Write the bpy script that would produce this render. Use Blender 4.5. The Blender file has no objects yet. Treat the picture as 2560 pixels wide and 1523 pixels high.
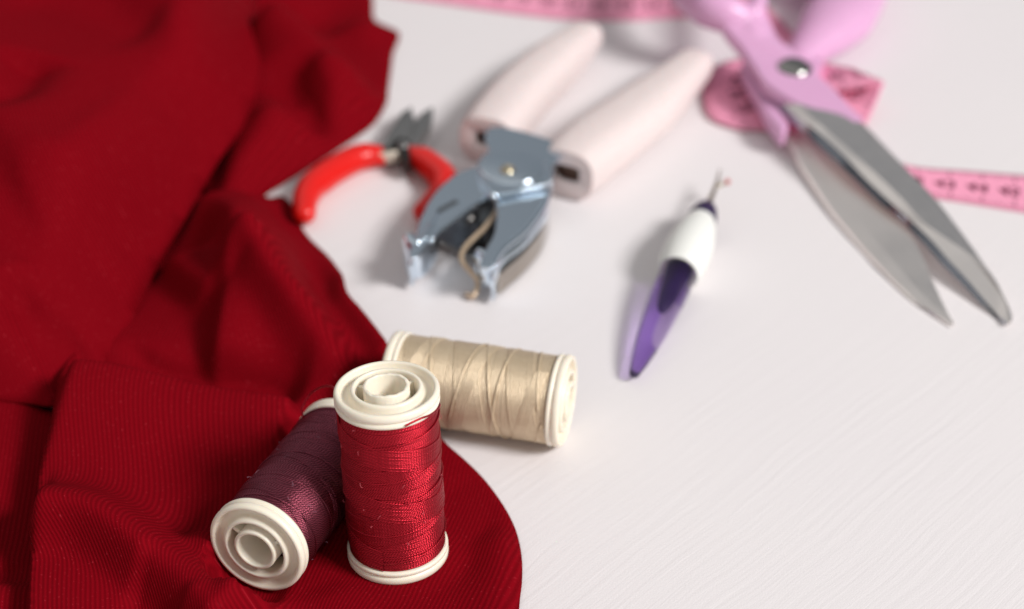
import bpy, bmesh, math, random
import numpy as np
from mathutils import Vector, Matrix, geometry

U = 0.00087                       # metres per drawing unit: every coordinate below is multiplied by it
sc = bpy.context.scene
COL = sc.collection
random.seed(7)
rng = np.random.default_rng(7)

# ------------------------------------------------------------------ camera
cam = bpy.data.cameras.new("camera")
camo = bpy.data.objects.new("camera", cam)
COL.objects.link(camo)
camo.location = (0, 0, 306.3 * U)
camo.rotation_euler = (math.radians(90 - 33.72), 0, 0)
cam.sensor_width = 36
cam.lens = 63.28
cam.clip_start = 0.01
cam.clip_end = 30
cam.dof.use_dof = True
cam.dof.focus_distance = 436 * U
cam.dof.aperture_fstop = 9.2
cam.dof.aperture_blades = 0
sc.camera = camo

# ------------------------------------------------------------------ world: a pale room, darker and bluer at the back
world = bpy.data.worlds.new("World")
sc.world = world
world.use_nodes = True
nt = world.node_tree
nt.nodes.clear()
out = nt.nodes.new("ShaderNodeOutputWorld")
bg = nt.nodes.new("ShaderNodeBackground")
tc = nt.nodes.new("ShaderNodeTexCoord")
sep = nt.nodes.new("ShaderNodeSeparateXYZ")
nt.links.new(tc.outputs["Generated"], sep.inputs[0])
def ramp(src, lo, hi, stops):
    r = nt.nodes.new("ShaderNodeValToRGB"); q = nt.nodes.new("ShaderNodeMapRange")
    q.inputs[1].default_value = lo; q.inputs[2].default_value = hi
    nt.links.new(src, q.inputs[0]); nt.links.new(q.outputs[0], r.inputs[0])
    for i, (pos, c) in enumerate(stops):
        e_ = r.color_ramp.elements[i] if i < 2 else r.color_ramp.elements.new(pos)
        e_.position = pos; e_.color = (*c, 1)
    return r.outputs[0]
walls = ramp(sep.outputs["Y"], -1, 1, [(0.0, (0.80, 0.785, 0.76)), (1.0, (0.21, 0.222, 0.238)), (0.5, (0.12, 0.12, 0.122)), (0.22, (0.34, 0.335, 0.33))])
ceil_ = ramp(sep.outputs["Z"], 0.62, 0.95, [(0.0, (0, 0, 0)), (1.0, (1, 1, 1))])
mixw = nt.nodes.new("ShaderNodeMix"); mixw.data_type = 'RGBA'
nt.links.new(ceil_, mixw.inputs["Factor"]); nt.links.new(walls, mixw.inputs["A"]); mixw.inputs["B"].default_value = (0.46, 0.455, 0.45, 1)
# pale glow added at the back left to brighten the blades' reflections
dotn = nt.nodes.new("ShaderNodeVectorMath"); dotn.operation = 'DOT_PRODUCT'
nt.links.new(tc.outputs["Generated"], dotn.inputs[0]); dotn.inputs[1].default_value = (-0.50, 0.55, 0.67)
mx0 = nt.nodes.new("ShaderNodeMath"); mx0.operation = 'MAXIMUM'; mx0.inputs[1].default_value = 0.0
pw = nt.nodes.new("ShaderNodeMath"); pw.operation = 'POWER'; pw.inputs[1].default_value = 14
nt.links.new(dotn.outputs["Value"], mx0.inputs[0]); nt.links.new(mx0.outputs[0], pw.inputs[0])
lobe = nt.nodes.new("ShaderNodeMix"); lobe.data_type = 'RGBA'
nt.links.new(pw.outputs[0], lobe.inputs["Factor"]); nt.links.new(mixw.outputs["Result"], lobe.inputs["A"]); lobe.inputs["B"].default_value = (0.72, 0.70, 0.68, 1)
nt.links.new(lobe.outputs["Result"], bg.inputs[0])
bg.inputs[1].default_value = 1.0
nt.links.new(bg.outputs[0], out.inputs[0])

# ------------------------------------------------------------------ lamps
def area(name, loc, target, size, sizey, power, col):
    l = bpy.data.lights.new(name, 'AREA')
    l.shape = 'RECTANGLE'; l.size = size * U; l.size_y = sizey * U
    l.energy = power; l.color = col
    o = bpy.data.objects.new(name, l); COL.objects.link(o)
    o.location = Vector(loc) * U
    o.rotation_euler = (Vector(target) - Vector(loc)).to_track_quat('-Z', 'Y').to_euler()
    return o
area("window_light", (3100, -1210, 2960), (0, 440, 0), 1350, 1100, 166, (1.0, 0.985, 0.975))

sc.view_settings.view_transform = 'Standard'
sc.view_settings.look = 'None'
sc.view_settings.exposure = 0
sc.view_settings.gamma = 1
sc.view_settings.use_curve_mapping = False
sc.render.engine = 'CYCLES'
sc.cycles.use_denoising = True
sc.cycles.max_bounces = 10
sc.cycles.transmission_bounces = 8
sc.cycles.caustics_refractive = True
sc.cycles.sample_clamp_indirect = 8

# ------------------------------------------------------------------ helpers
def mat(name, base, rough=0.5, metal=0.0, spec=0.5, **kw):
    m = bpy.data.materials.new(name); m.use_nodes = True
    b = m.node_tree.nodes["Principled BSDF"]
    b.inputs["Base Color"].default_value = (*base, 1)
    b.inputs["Roughness"].default_value = rough
    b.inputs["Metallic"].default_value = metal
    b.inputs["Specular IOR Level"].default_value = spec
    for k, v in kw.items():
        b.inputs[k.replace('_', ' ')].default_value = v
    return m
def N(m, t, **kw):
    n = m.node_tree.nodes.new(t)
    for k, v in kw.items(): setattr(n, k, v)
    return n
def L(m, a, b): m.node_tree.links.new(a, b)
def bsdf(m): return m.node_tree.nodes["Principled BSDF"]
def math_node(m, op, a, b=None):
    n = N(m, "ShaderNodeMath", operation=op)
    for i, v in enumerate((a, b)):
        if v is None: continue
        if isinstance(v, (int, float)): n.inputs[i].default_value = v
        else: L(m, v, n.inputs[i])
    return n.outputs[0]
def add_noise(m, scale, detail, amp_color=None, bump=None, dist=0.0002, coord="Object", stretch=None, rough_amp=None):
    """object-space noise: mild colour variation and/or bump"""
    t = N(m, "ShaderNodeTexCoord"); mpn = N(m, "ShaderNodeMapping")
    L(m, t.outputs[coord], mpn.inputs[0])
    if stretch: mpn.inputs["Scale"].default_value = stretch
    n = N(m, "ShaderNodeTexNoise"); n.inputs["Scale"].default_value = scale; n.inputs["Detail"].default_value = detail
    L(m, mpn.outputs[0], n.inputs["Vector"])
    if amp_color:
        base = bsdf(m).inputs["Base Color"].default_value[:]
        mx = N(m, "ShaderNodeMix", data_type='RGBA')
        mx.inputs["A"].default_value = tuple(c * (1 - amp_color) for c in base[:3]) + (1,)
        mx.inputs["B"].default_value = tuple(min(1, c * (1 + amp_color)) for c in base[:3]) + (1,)
        L(m, n.outputs[0], mx.inputs["Factor"]); L(m, mx.outputs["Result"], bsdf(m).inputs["Base Color"])
    if rough_amp:
        r0 = bsdf(m).inputs["Roughness"].default_value
        mr = N(m, "ShaderNodeMapRange"); mr.inputs[3].default_value = max(0.02, r0 - rough_amp); mr.inputs[4].default_value = r0 + rough_amp
        L(m, n.outputs[0], mr.inputs[0]); L(m, mr.outputs[0], bsdf(m).inputs["Roughness"])
    if bump:
        b = N(m, "ShaderNodeBump"); b.inputs["Strength"].default_value = bump; b.inputs["Distance"].default_value = dist
        L(m, n.outputs[0], b.inputs["Height"]); L(m, b.outputs[0], bsdf(m).inputs["Normal"])
    return n

def thing(name, label, cat, loc=(0, 0, 0), group=None):
    o = bpy.data.objects.new(name, None); COL.objects.link(o)
    o.empty_display_size = 0.01
    o.location = Vector(loc) * U
    o["label"] = label; o["category"] = cat
    if group: o["group"] = group
    o["base"] = list(loc)
    return o
def base_of(o):
    while o is not None:
        if "base" in o: return np.array(o["base"][:])
        o = o.parent
    return np.zeros(3)
def obj(name, V, F, m, parent=None, uv=None, smooth=True, bevel=0, sharp=None, segs=2, mats=None, midx=None):
    V = np.asarray(V, float)
    b = base_of(parent) if parent else np.zeros(3)
    me = bpy.data.meshes.new(name)
    me.from_pydata(((V - b) * U).tolist(), [], [list(map(int, f)) for f in F])
    if mats:
        for q in mats: me.materials.append(q)
        me.polygons.foreach_set("material_index", midx)
    else:
        me.materials.append(m)
    if uv is not None:
        lay = me.uv_layers.new(name="UVMap")
        li = np.zeros(len(me.loops), dtype=np.int32); me.loops.foreach_get("vertex_index", li)
        lay.data.foreach_set("uv", np.asarray(uv, np.float32)[li].ravel())
    me.validate()
    bm = bmesh.new(); bm.from_mesh(me); bmesh.ops.recalc_face_normals(bm, faces=bm.faces); bm.to_mesh(me); bm.free()
    if smooth:
        me.shade_smooth()
        if sharp: me.set_sharp_from_angle(angle=math.radians(sharp))
    o = bpy.data.objects.new(name, me); COL.objects.link(o)
    if parent: o.parent = parent
    if bevel:
        md = o.modifiers.new("bevel", 'BEVEL'); md.width = bevel * U; md.segments = segs; md.limit_method = 'ANGLE'; md.angle_limit = math.radians(35)
        wn = o.modifiers.new("normals", 'WEIGHTED_NORMAL'); wn.weight = 100
    return o
def join(*parts):
    Vs, Fs, n = [], [], 0
    for V, F in parts:
        Vs.append(np.asarray(V, float)); Fs += [tuple(i + n for i in f) for f in F]; n += len(V)
    return np.vstack(Vs), Fs
def lathe(prof, n=64, M=None, closed=False):
    prof = np.asarray(prof, float); k = len(prof); a = np.linspace(0, 2 * np.pi, n, endpoint=False)
    V = np.empty((n, k, 3))
    V[:, :, 0] = np.cos(a)[:, None] * prof[:, 0]; V[:, :, 1] = np.sin(a)[:, None] * prof[:, 0]; V[:, :, 2] = prof[:, 1]
    V = V.reshape(-1, 3); F = []
    rng_ = range(k) if closed else range(k - 1)
    for i in range(n):
        j = (i + 1) % n
        for q in rng_:
            r = (q + 1) % k
            F.append((i * k + q, j * k + q, j * k + r, i * k + r))
    if not closed:
        if prof[0, 0] > 1e-6: F.append(tuple(i * k for i in range(n))[::-1])
        if prof[-1, 0] > 1e-6: F.append(tuple(i * k + k - 1 for i in range(n)))
    if M is not None: V = V @ np.array(M[0]).T + np.array(M[1])
    return V, F
def catmull(P, n):
    P = np.asarray(P, float); m = len(P)
    t = np.linspace(0, m - 1, n); i = np.clip(np.floor(t).astype(int), 0, m - 2); f = (t - i)[:, None]
    g = lambda k: P[np.clip(k, 0, m - 1)]
    p0, p1, p2, p3 = g(i - 1), g(i), g(i + 1), g(i + 2)
    p0 = np.where((i == 0)[:, None], 2 * p1 - p2, p0); p3 = np.where((i == m - 2)[:, None], 2 * p2 - p1, p3)
    return 0.5 * (2 * p1 + (p2 - p0) * f + (2 * p0 - 5 * p1 + 4 * p2 - p3) * f ** 2 + (3 * p1 - p0 - 3 * p2 + p3) * f ** 3)
def frames(P, up=(0, 0, 1)):
    T = np.gradient(P, axis=0); T /= np.linalg.norm(T, axis=1)[:, None] + 1e-12
    A = np.cross(T, np.array(up, float)); ln = np.linalg.norm(A, axis=1)[:, None]
    A = np.where(ln < 1e-4, np.array([1.0, 0, 0]), A / (ln + 1e-12)); B = np.cross(A, T)
    return T, A, B
def tube(P, ra, rb=None, n=16, power=2.0, caps=True, up=(0, 0, 1), close=False):
    """sweep of a superellipse (ra sideways, rb upwards) along P"""
    P = np.asarray(P, float); k = len(P)
    ra = np.broadcast_to(np.asarray(ra, float), (k,)); rb = ra if rb is None else np.broadcast_to(np.asarray(rb, float), (k,))
    T, A, B = frames(P, up)
    a = np.linspace(0, 2 * np.pi, n, endpoint=False)
    c = np.sign(np.cos(a)) * np.abs(np.cos(a)) ** (2 / power); s = np.sign(np.sin(a)) * np.abs(np.sin(a)) ** (2 / power)
    V = P[:, None, :] + A[:, None, :] * (ra[:, None] * c)[:, :, None] + B[:, None, :] * (rb[:, None] * s)[:, :, None]
    V = V.reshape(-1, 3); F = []
    for i in range(k if close else k - 1):
        i2 = (i + 1) % k
        for j in range(n):
            j2 = (j + 1) % n
            F.append((i * n + j, i * n + j2, i2 * n + j2, i2 * n + j))
    if caps and not close:
        F.append(tuple(range(n))[::-1]); F.append(tuple((k - 1) * n + j for j in range(n)))
    return V, F
def round_tube(P, r, n=16, rb=None, power=2.0, up=(0, 0, 1), steps=5):
    """tube with domed ends"""
    P = np.asarray(P, float); k = len(P); r = np.broadcast_to(np.asarray(r, float), (k,)).copy()
    rb = r.copy() if rb is None else np.broadcast_to(np.asarray(rb, float), (k,)).copy()
    t0 = P[0] - P[1]; t0 /= np.linalg.norm(t0); t1 = P[-1] - P[-2]; t1 /= np.linalg.norm(t1)
    an = np.linspace(0, np.pi / 2, steps + 1)[1:]
    pre = [P[0] + t0 * min(r[0], rb[0]) * math.sin(q) for q in an][::-1]; prr = [max(math.cos(q), .04) for q in an][::-1]
    post = [P[-1] + t1 * min(r[-1], rb[-1]) * math.sin(q) for q in an]; por = [max(math.cos(q), .04) for q in an]
    PP = np.vstack([pre, P, post])
    ra = np.concatenate([r[0] * np.array(prr), r, r[-1] * np.array(por)])
    rbb = np.concatenate([rb[0] * np.array(prr), rb, rb[-1] * np.array(por)])
    return tube(PP, ra, rbb, n, power, True, up)
def prism(pts, depth=None, zb=None):
    """upright prism below an outline given with its top heights"""
    T = np.asarray(pts, float); Bm = T.copy()
    Bm[:, 2] = zb if zb is not None else T[:, 2] - depth
    n = len(T); V = np.vstack([T, Bm])
    F = [tuple(range(n)), tuple(range(2 * n - 1, n - 1, -1))] + [(i, i + n, (i + 1) % n + n, (i + 1) % n) for i in range(n)]
    return V, F
def smooth_loop(pts, n):
    P = np.asarray(pts, float); Q = np.vstack([P[-2:], P, P[:2]])
    C = catmull(Q, (len(Q) - 1) * 20 + 1)[40:40 + len(P) * 20 + 1]
    d = np.concatenate([[0], np.cumsum(np.linalg.norm(np.diff(C, axis=0), axis=1))])
    t = np.linspace(0, d[-1], n, endpoint=False)
    return np.c_[[np.interp(t, d, C[:, i]) for i in range(3)]].T
def rot_to(axis, roll=0.0):
    z = np.array(axis, float); z /= np.linalg.norm(z)
    x = np.cross([0, 1, 0] if abs(z[2]) > 0.9 else [0, 0, 1], z); x /= np.linalg.norm(x); y = np.cross(z, x)
    R = np.c_[x, y, z]; c, s = math.cos(roll), math.sin(roll)
    return R @ np.array([[c, -s, 0], [s, c, 0], [0, 0, 1]])

# ------------------------------------------------------------------ tabletop
def table_material():
    m = mat("white_painted_wood", (0.80, 0.775, 0.775), 0.42, spec=0.35)
    t = N(m, "ShaderNodeTexCoord"); mpn = N(m, "ShaderNodeMapping")
    mpn.inputs["Rotation"].default_value = (0, 0, math.radians(-47))
    L(m, t.outputs["Object"], mpn.inputs[0])
    wob = N(m, "ShaderNodeTexNoise"); wob.inputs["Scale"].default_value = 22; wob.inputs["Detail"].default_value = 2
    L(m, mpn.outputs[0], wob.inputs["Vector"])
    sub = N(m, "ShaderNodeVectorMath", operation='SCALE'); sub.inputs["Scale"].default_value = 0.006
    L(m, wob.outputs["Color"], sub.inputs[0])
    ad = N(m, "ShaderNodeVectorMath", operation='ADD'); L(m, mpn.outputs[0], ad.inputs[0]); L(m, sub.outputs[0], ad.inputs[1])
    st = N(m, "ShaderNodeMapping"); st.inputs["Scale"].default_value = (0.028, 1, 1); L(m, ad.outputs[0], st.inputs[0])
    brush = N(m, "ShaderNodeTexNoise"); brush.inputs["Scale"].default_value = 620; brush.inputs["Detail"].default_value = 5; brush.inputs["Roughness"].default_value = 0.6
    L(m, st.outputs[0], brush.inputs["Vector"])
    fine = N(m, "ShaderNodeTexNoise"); fine.inputs["Scale"].default_value = 1900; fine.inputs["Detail"].default_value = 3
    L(m, t.outputs["Object"], fine.inputs["Vector"])
    big = N(m, "ShaderNodeTexNoise"); big.inputs["Scale"].default_value = 9; big.inputs["Detail"].default_value = 3
    L(m, t.outputs["Object"], big.inputs["Vector"])
    f2 = math_node(m, 'MULTIPLY', fine.outputs[0], 0.35)
    hsum = math_node(m, 'ADD', brush.outputs[0], f2)
    b = N(m, "ShaderNodeBump"); b.inputs["Strength"].default_value = 0.5; b.inputs["Distance"].default_value = 0.00025
    L(m, hsum, b.inputs["Height"]); L(m, b.outputs[0], bsdf(m).inputs["Normal"])
    vo = N(m, "ShaderNodeTexVoronoi"); vo.inputs["Scale"].default_value = 26; L(m, st.outputs[0], vo.inputs["Vector"])
    vmap = N(m, "ShaderNodeMapping"); vmap.inputs["Scale"].default_value = (0.35, 1, 1); L(m, ad.outputs[0], vmap.inputs[0]); L(m, vmap.outputs[0], vo.inputs["Vector"])
    pit = N(m, "ShaderNodeMapRange"); pit.inputs[1].default_value = 0.006; pit.inputs[2].default_value = 0.022; pit.inputs[3].default_value = -1.6; pit.inputs[4].default_value = 0.0
    L(m, vo.outputs["Distance"], pit.inputs[0]); hsum2 = math_node(m, 'ADD', hsum, pit.outputs[0]); L(m, hsum2, b.inputs["Height"])
    mx = N(m, "ShaderNodeMix", data_type='RGBA')
    mx.inputs["A"].default_value = (0.79, 0.748, 0.758, 1); mx.inputs["B"].default_value = (0.815, 0.775, 0.775, 1)
    L(m, big.outputs[0], mx.inputs["Factor"]); L(m, mx.outputs["Result"], bsdf(m).inputs["Base Color"])
    return m
tt = obj("tabletop", [(-1100, -300, 0), (1100, -300, 0), (1100, 1700, 0), (-1100, 1700, 0),
                      (-1100, -300, -30), (1100, -300, -30), (1100, 1700, -30), (-1100, 1700, -30)],
         [(0, 1, 2, 3), (7, 6, 5, 4), (0, 4, 5, 1), (1, 5, 6, 2), (2, 6, 7, 3), (3, 7, 4, 0)], table_material(), smooth=False)
tt["kind"] = "structure"

# ------------------------------------------------------------------ red fabric
def fabric_material():
    m = mat("deep_red_ribbed_fabric", (0.23, 0.003, 0.010), 0.8, spec=0.03)
    b = bsdf(m)
    b.inputs["Sheen Weight"].default_value = 0.0; b.inputs["Sheen Tint"].default_value = (0.9, 0.15, 0.2, 1); b.inputs["Sheen Roughness"].default_value = 0.4
    uv = N(m, "ShaderNodeUVMap", uv_map="UVMap")
    sp = N(m, "ShaderNodeSeparateXYZ"); L(m, uv.outputs[0], sp.inputs[0])
    rib = math_node(m, 'SINE', math_node(m, 'MULTIPLY', sp.outputs[0], 2 * math.pi / 1.12))
    knit = math_node(m, 'SINE', math_node(m, 'ADD', math_node(m, 'MULTIPLY', sp.outputs[1], 2 * math.pi / 0.7), math_node(m, 'MULTIPLY', rib, 1.3)))
    ns = N(m, "ShaderNodeTexNoise"); ns.inputs["Scale"].default_value = 1.9; ns.inputs["Detail"].default_value = 3; L(m, uv.outputs[0], ns.inputs["Vector"])
    h = math_node(m, 'ADD', math_node(m, 'MULTIPLY', rib, 0.5), math_node(m, 'ADD', math_node(m, 'MULTIPLY', knit, 0.16), math_node(m, 'MULTIPLY', ns.outputs[0], 0.5)))
    bp = N(m, "ShaderNodeBump"); bp.inputs["Strength"].default_value = 0.38; bp.inputs["Distance"].default_value = 0.00017
    L(m, h, bp.inputs["Height"]); L(m, bp.outputs[0], b.inputs["Normal"])
    # yarn colour with shade painted between the ribs and paler glints painted on them
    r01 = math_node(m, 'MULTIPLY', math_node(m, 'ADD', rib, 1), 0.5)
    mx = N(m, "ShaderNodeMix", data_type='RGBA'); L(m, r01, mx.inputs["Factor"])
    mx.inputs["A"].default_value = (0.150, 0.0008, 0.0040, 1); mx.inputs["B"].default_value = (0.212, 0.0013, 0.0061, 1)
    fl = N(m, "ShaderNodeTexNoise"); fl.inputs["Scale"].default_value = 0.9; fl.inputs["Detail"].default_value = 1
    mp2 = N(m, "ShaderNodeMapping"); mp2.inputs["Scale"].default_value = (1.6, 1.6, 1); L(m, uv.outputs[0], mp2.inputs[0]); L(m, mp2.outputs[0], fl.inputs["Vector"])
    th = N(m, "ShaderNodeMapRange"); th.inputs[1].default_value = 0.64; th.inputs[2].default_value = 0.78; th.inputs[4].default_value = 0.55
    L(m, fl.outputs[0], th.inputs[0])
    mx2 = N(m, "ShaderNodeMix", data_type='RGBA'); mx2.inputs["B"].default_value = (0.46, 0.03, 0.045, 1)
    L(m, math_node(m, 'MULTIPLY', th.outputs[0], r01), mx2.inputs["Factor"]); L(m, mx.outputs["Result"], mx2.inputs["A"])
    L(m, mx2.outputs["Result"], b.inputs["Base Color"])
    return m

def seg_dist(XY, P):
    """distance to a polyline, the side (positive on its left) and the position along it from 0 to 1"""
    P = np.asarray(P, float)[:, :2]; best = np.full(len(XY), 1e9); side = np.zeros(len(XY)); par = np.zeros(len(XY))
    ln = np.linalg.norm(np.diff(P, axis=0), axis=1); cum = np.concatenate([[0], np.cumsum(ln)])
    for i in range(len(P) - 1):
        a, d = P[i], P[i + 1] - P[i]
        t = np.clip(((XY - a) @ d) / (d @ d), 0, 1); q = a + t[:, None] * d; v = XY - q
        dist = np.linalg.norm(v, axis=1); s = np.sign(d[0] * v[:, 1] - d[1] * v[:, 0]); k = dist < best
        best = np.where(k, dist, best); side = np.where(k, s, side); par = np.where(k, (cum[i] + t * ln[i]) / cum[-1], par)
    return best, side, par
def ridge(XY, P, amp, wl, wr=None, taper=0.15, smooth=True):
    """a fold: amp high along the line, wl wide on its left side, wr on its right"""
    wr = wl if wr is None else wr
    if smooth and len(P) > 2: P = catmull(np.asarray(P, float)[:, :2], len(P) * 6)
    d, s, t = seg_dist(XY, P)
    w = np.where(s > 0, wl, wr)
    end = 1.0 if not taper else np.clip(t / taper, 0, 1) * np.clip((1 - t) / taper, 0, 1)
    end = end * end * (3 - 2 * end) if taper else 1.0
    return amp * end * np.exp(-(d / w) ** 2)
def sstep(a, b, x):
    t = np.clip((x - a) / (b - a), 0, 1); return t * t * (3 - 2 * t)
def vnoise(XY, scale, seed):
    r = np.random.default_rng(seed); z = np.zeros(len(XY))
    for k in range(7):
        a = r.uniform(0, 2 * np.pi); f = r.uniform(0.6, 1.7) / scale
        z += np.sin((XY[:, 0] * np.cos(a) + XY[:, 1] * np.sin(a)) * 2 * np.pi * f + r.uniform(0, 6.28)) * r.uniform(0.5, 1)
    return z / 4
def sheet(outline, zfun, step, near_step=None, corner=True):
    """fills an outline with small triangles and lifts them to the height function"""
    O = np.asarray(outline, float)[:, :2]
    n = max(40, int(sum(np.linalg.norm(O - np.roll(O, 1, 0), axis=1)) / (step * 0.9)))
    per = smooth_loop(np.c_[O, np.zeros(len(O))], n)[:, :2]
    lo, hi = per.min(0), per.max(0)
    pts = []; y = lo[1]; row = 0
    while y < hi[1]:
        s = step * (1 + max(0, (y - 420) / 260))
        xs = np.arange(lo[0] + (row % 2) * s / 2, hi[0], s); pts.append(np.c_[xs, np.full(len(xs), y)]); y += s * 0.866; row += 1
    G = np.vstack(pts); G = G + rng.normal(0, 0.03 * step, G.shape)
    inside = np.zeros(len(G), bool); x, yv = G[:, 0], G[:, 1]
    for i in range(len(per)):
        a, b = per[i], per[(i + 1) % len(per)]
        c = (a[1] > yv) != (b[1] > yv)
        with np.errstate(divide='ignore', invalid='ignore'):
            inside ^= c & (x < (b[0] - a[0]) * (yv - a[1]) / (b[1] - a[1]) + a[0])
    G = G[inside]; d, _, _ = seg_dist(G, np.vstack([per, per[:1]])); G = G[d > step * 0.55]
    allp = [Vector(p) for p in np.vstack([per, G])]
    r = geometry.delaunay_2d_cdt(allp, [], [list(range(len(per)))], 1, 1e-5)
    XY = np.array([(v.x, v.y) for v in r[0]]); F = [tuple(f) for f in r[2]]
    dist, _, _ = seg_dist(XY, np.vstack([per, per[:1]]))
    z = zfun(XY, dist)
    return np.c_[XY, z], F

RED_BASE = np.array([-28.7, 343.3, 1.45]); RED_AXIS = np.array([-0.0256, 0.057, 1.0]); RED_AXIS /= np.linalg.norm(RED_AXIS)
PUR_C = np.array([-53.2, 353.5, 13.4]); yaw, el = 1.1998, -0.0435
PUR_AXIS = np.array([math.cos(yaw) * math.cos(el), math.sin(yaw) * math.cos(el), math.sin(el)])
BEI_C = np.array([-9.15, 398.3, 12.8]); BEI_AXIS = np.array([math.cos(-0.242), math.sin(-0.242), 0.0])

def rest_flat(XY, z):
    """the spools press the cloth flat where they stand and lie"""
    d = np.linalg.norm(XY - RED_BASE[:2], axis=1); k = 1 - sstep(12, 19, d)
    tilt = 1.30 - (RED_AXIS[0] * (XY[:, 0] - RED_BASE[0]) + RED_AXIS[1] * (XY[:, 1] - RED_BASE[1])) * 0.9
    z = z * (1 - k) + k * tilt
    a, b = (PUR_C - PUR_AXIS * 26)[:2], (PUR_C + PUR_AXIS * 27)[:2]
    dd, _, t = seg_dist(XY, [a, b])
    low = 13.0 - np.sqrt(np.clip(13.0 ** 2 - np.clip(dd, 0, 12.5) ** 2, 0, None)) + PUR_C[2] - 13.25 - 0.9 + (0.5 - t) * 2.1
    k = 1 - sstep(11.0, 14, dd)
    return np.where(dd < 14, np.minimum(z, low + (1 - k) * 6), z)

def z_main(XY, d):
    x, y = XY[:, 0], XY[:, 1]
    z = np.full(len(XY), 1.6)
    # front panel: high at its left edge, falling towards the spools
    left = np.asarray([(-122.9,411.4,9), (-123.7,396.0,9), (-120.2,375.2,9), (-119.9,358.3,9), (-117.9,342.3,9), (-113.5,315.2,9), (-109.5,294.2,9)])
    dl, _, _ = seg_dist(XY, left)
    z += 9.0 * np.exp(-(dl / 38) ** 2) * (1 - 0.25 * sstep(330, 300, y))
    # pleat across the top of the panel
    z += ridge(XY, [(-126.0,400.6,8), (-107.6,399.8,8), (-87.9,397.4,8), (-70.7,394.9,8), (-54.6,392.3,8)], 10.0, 4.6, 28, taper=0.10)
    z += ridge(XY, [(-127.9,418.4,4), (-110.7,414.4,4), (-90.5,412.4,4), (-72.8,410.4,4), (-56.2,406.5,4)], -5.5, 10, 6, taper=0.12)
    z += ridge(XY, [(-114.4,429.0,5), (-101.7,420.8,5), (-85.9,416.8,5), (-61.0,410.8,5)], -2.8, 2.6, 4.5, taper=0.2)
    # long diagonal folds behind the spools
    z += ridge(XY, [(-99.4,517.8,10), (-89.3,487.7,10), (-82.7,469.7,10), (-70.8,444.1,10), (-56.2,423.5,10), (-42.2,408.1,10)], 8.0, 26, 16, taper=0.06)
    z += ridge(XY, [(-98.3,515.1,10), (-88.9,489.0,10), (-80.1,464.7,10), (-70.8,444.1,10), (-56.2,423.5,10), (-39.7,405.2,10)], 12.5, 14, 6.5, taper=0.33)
    z += ridge(XY, [(-83.2,468.7,9), (-83.0,451.4,9), (-83.1,431.6,9), (-82.7,409.5,9)], 10.0, 15, 4.6, taper=0.2)
    z += ridge(XY, [(-108.1,473.8,8), (-95.0,455.2,8), (-85.4,441.9,8)], 9.0, 13, 4.4, taper=0.25)
    # folds along the bottom
    z += ridge(XY, [(-120.8,340.3,6), (-108.4,339.9,6), (-98.8,335.3,6), (-87.7,326.4,6), (-76.1,316.1,6), (-65.9,305.1,6)], 13.0, 13, 5.0, taper=0.08)
    z += ridge(XY, [(-81.3,345.3,3), (-71.9,333.8,3), (-66.2,320.7,3), (-62.5,306.8,3)], 5.8, 7, 4.5, taper=0.2)
    z += ridge(XY, [(-91.5,323.5,3), (-84.8,319.3,3), (-78.6,310.9,3)], -4, 5, 6, taper=0.2)
    z += ridge(XY, [(-49.3,330.8,3), (-41.3,319.3,3), (-37.3,305.5,3)], 1.6, 9, 9, taper=0.3)
    z += ridge(XY, [(-14.0,377.5,3), (-10.4,360.5,3), (-11.1,344.5,3), (-13.7,326.4,3)], -1.4, 7, 7, taper=0.3)
    z += ridge(XY, [(-5.0,355.6,3), (-3.3,341.4,3), (-4.2,322.1,3), (-5.5,305.5,3)], 1.5, 8, 7, taper=0.2)
    z += 0.5 * vnoise(XY, 52, 3) + 0.06 * vnoise(XY, 19, 5)
    z = rest_flat(XY, z)
    # hem: turned up behind, lying flat in front
    back = sstep(385, 430, y)
    hem = back * (1 - sstep(455, 505, y)) * (3.8 * np.exp(-(d / 5.0) ** 2) - 4.5 * np.exp(-((d - 8) / 6.0) ** 2))
    z = np.maximum(z + hem * (x > -95), 0.75)
    low = sstep(455, 500, y); z = np.where(d < 14, z * (1 - low) + low * (0.75 + (z - 0.75) * sstep(0, 14, d)), z)
    # near the front edge the cloth rounds down on to the table
    f = (1 - back) * (x > -20)
    z = np.where(f > 0, z * (1 - f) + f * (0.75 + (z - 0.75) * sstep(-0.5, 5, d) ** 0.6), z)
    return np.maximum(z, 0.75)
def z_left(XY, d):
    z = 3.2 + 0 * XY[:, 0]
    z += ridge(XY, [(-156.8,402.7,4), (-142.8,401.8,4), (-129.4,398.0,4)], 2.0, 8, 20, taper=0)
    dl, _, _ = seg_dist(XY, [(-125.8,402.7,4), (-122.2,381.5,4), (-121.9,364.3,4), (-119.9,348.1,4), (-115.4,320.5,4), (-111.4,299.2,4)])
    z -= 2.4 * np.exp(-(dl / 9) ** 2)
    z += ridge(XY, [(-132.7,331.9,2), (-127.2,334.5,2), (-121.4,336.1,2), (-115.7,337.9,2)], -2.2, 3, 5, taper=0)
    z += ridge(XY, [(-130.5,324.6,4), (-125.1,326.8,4), (-119.4,328.3,4)], 2.5, 5, 12, taper=0)
    z += 0.4 * vnoise(XY, 40, 8)
    return np.maximum(z, 0.7)
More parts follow.
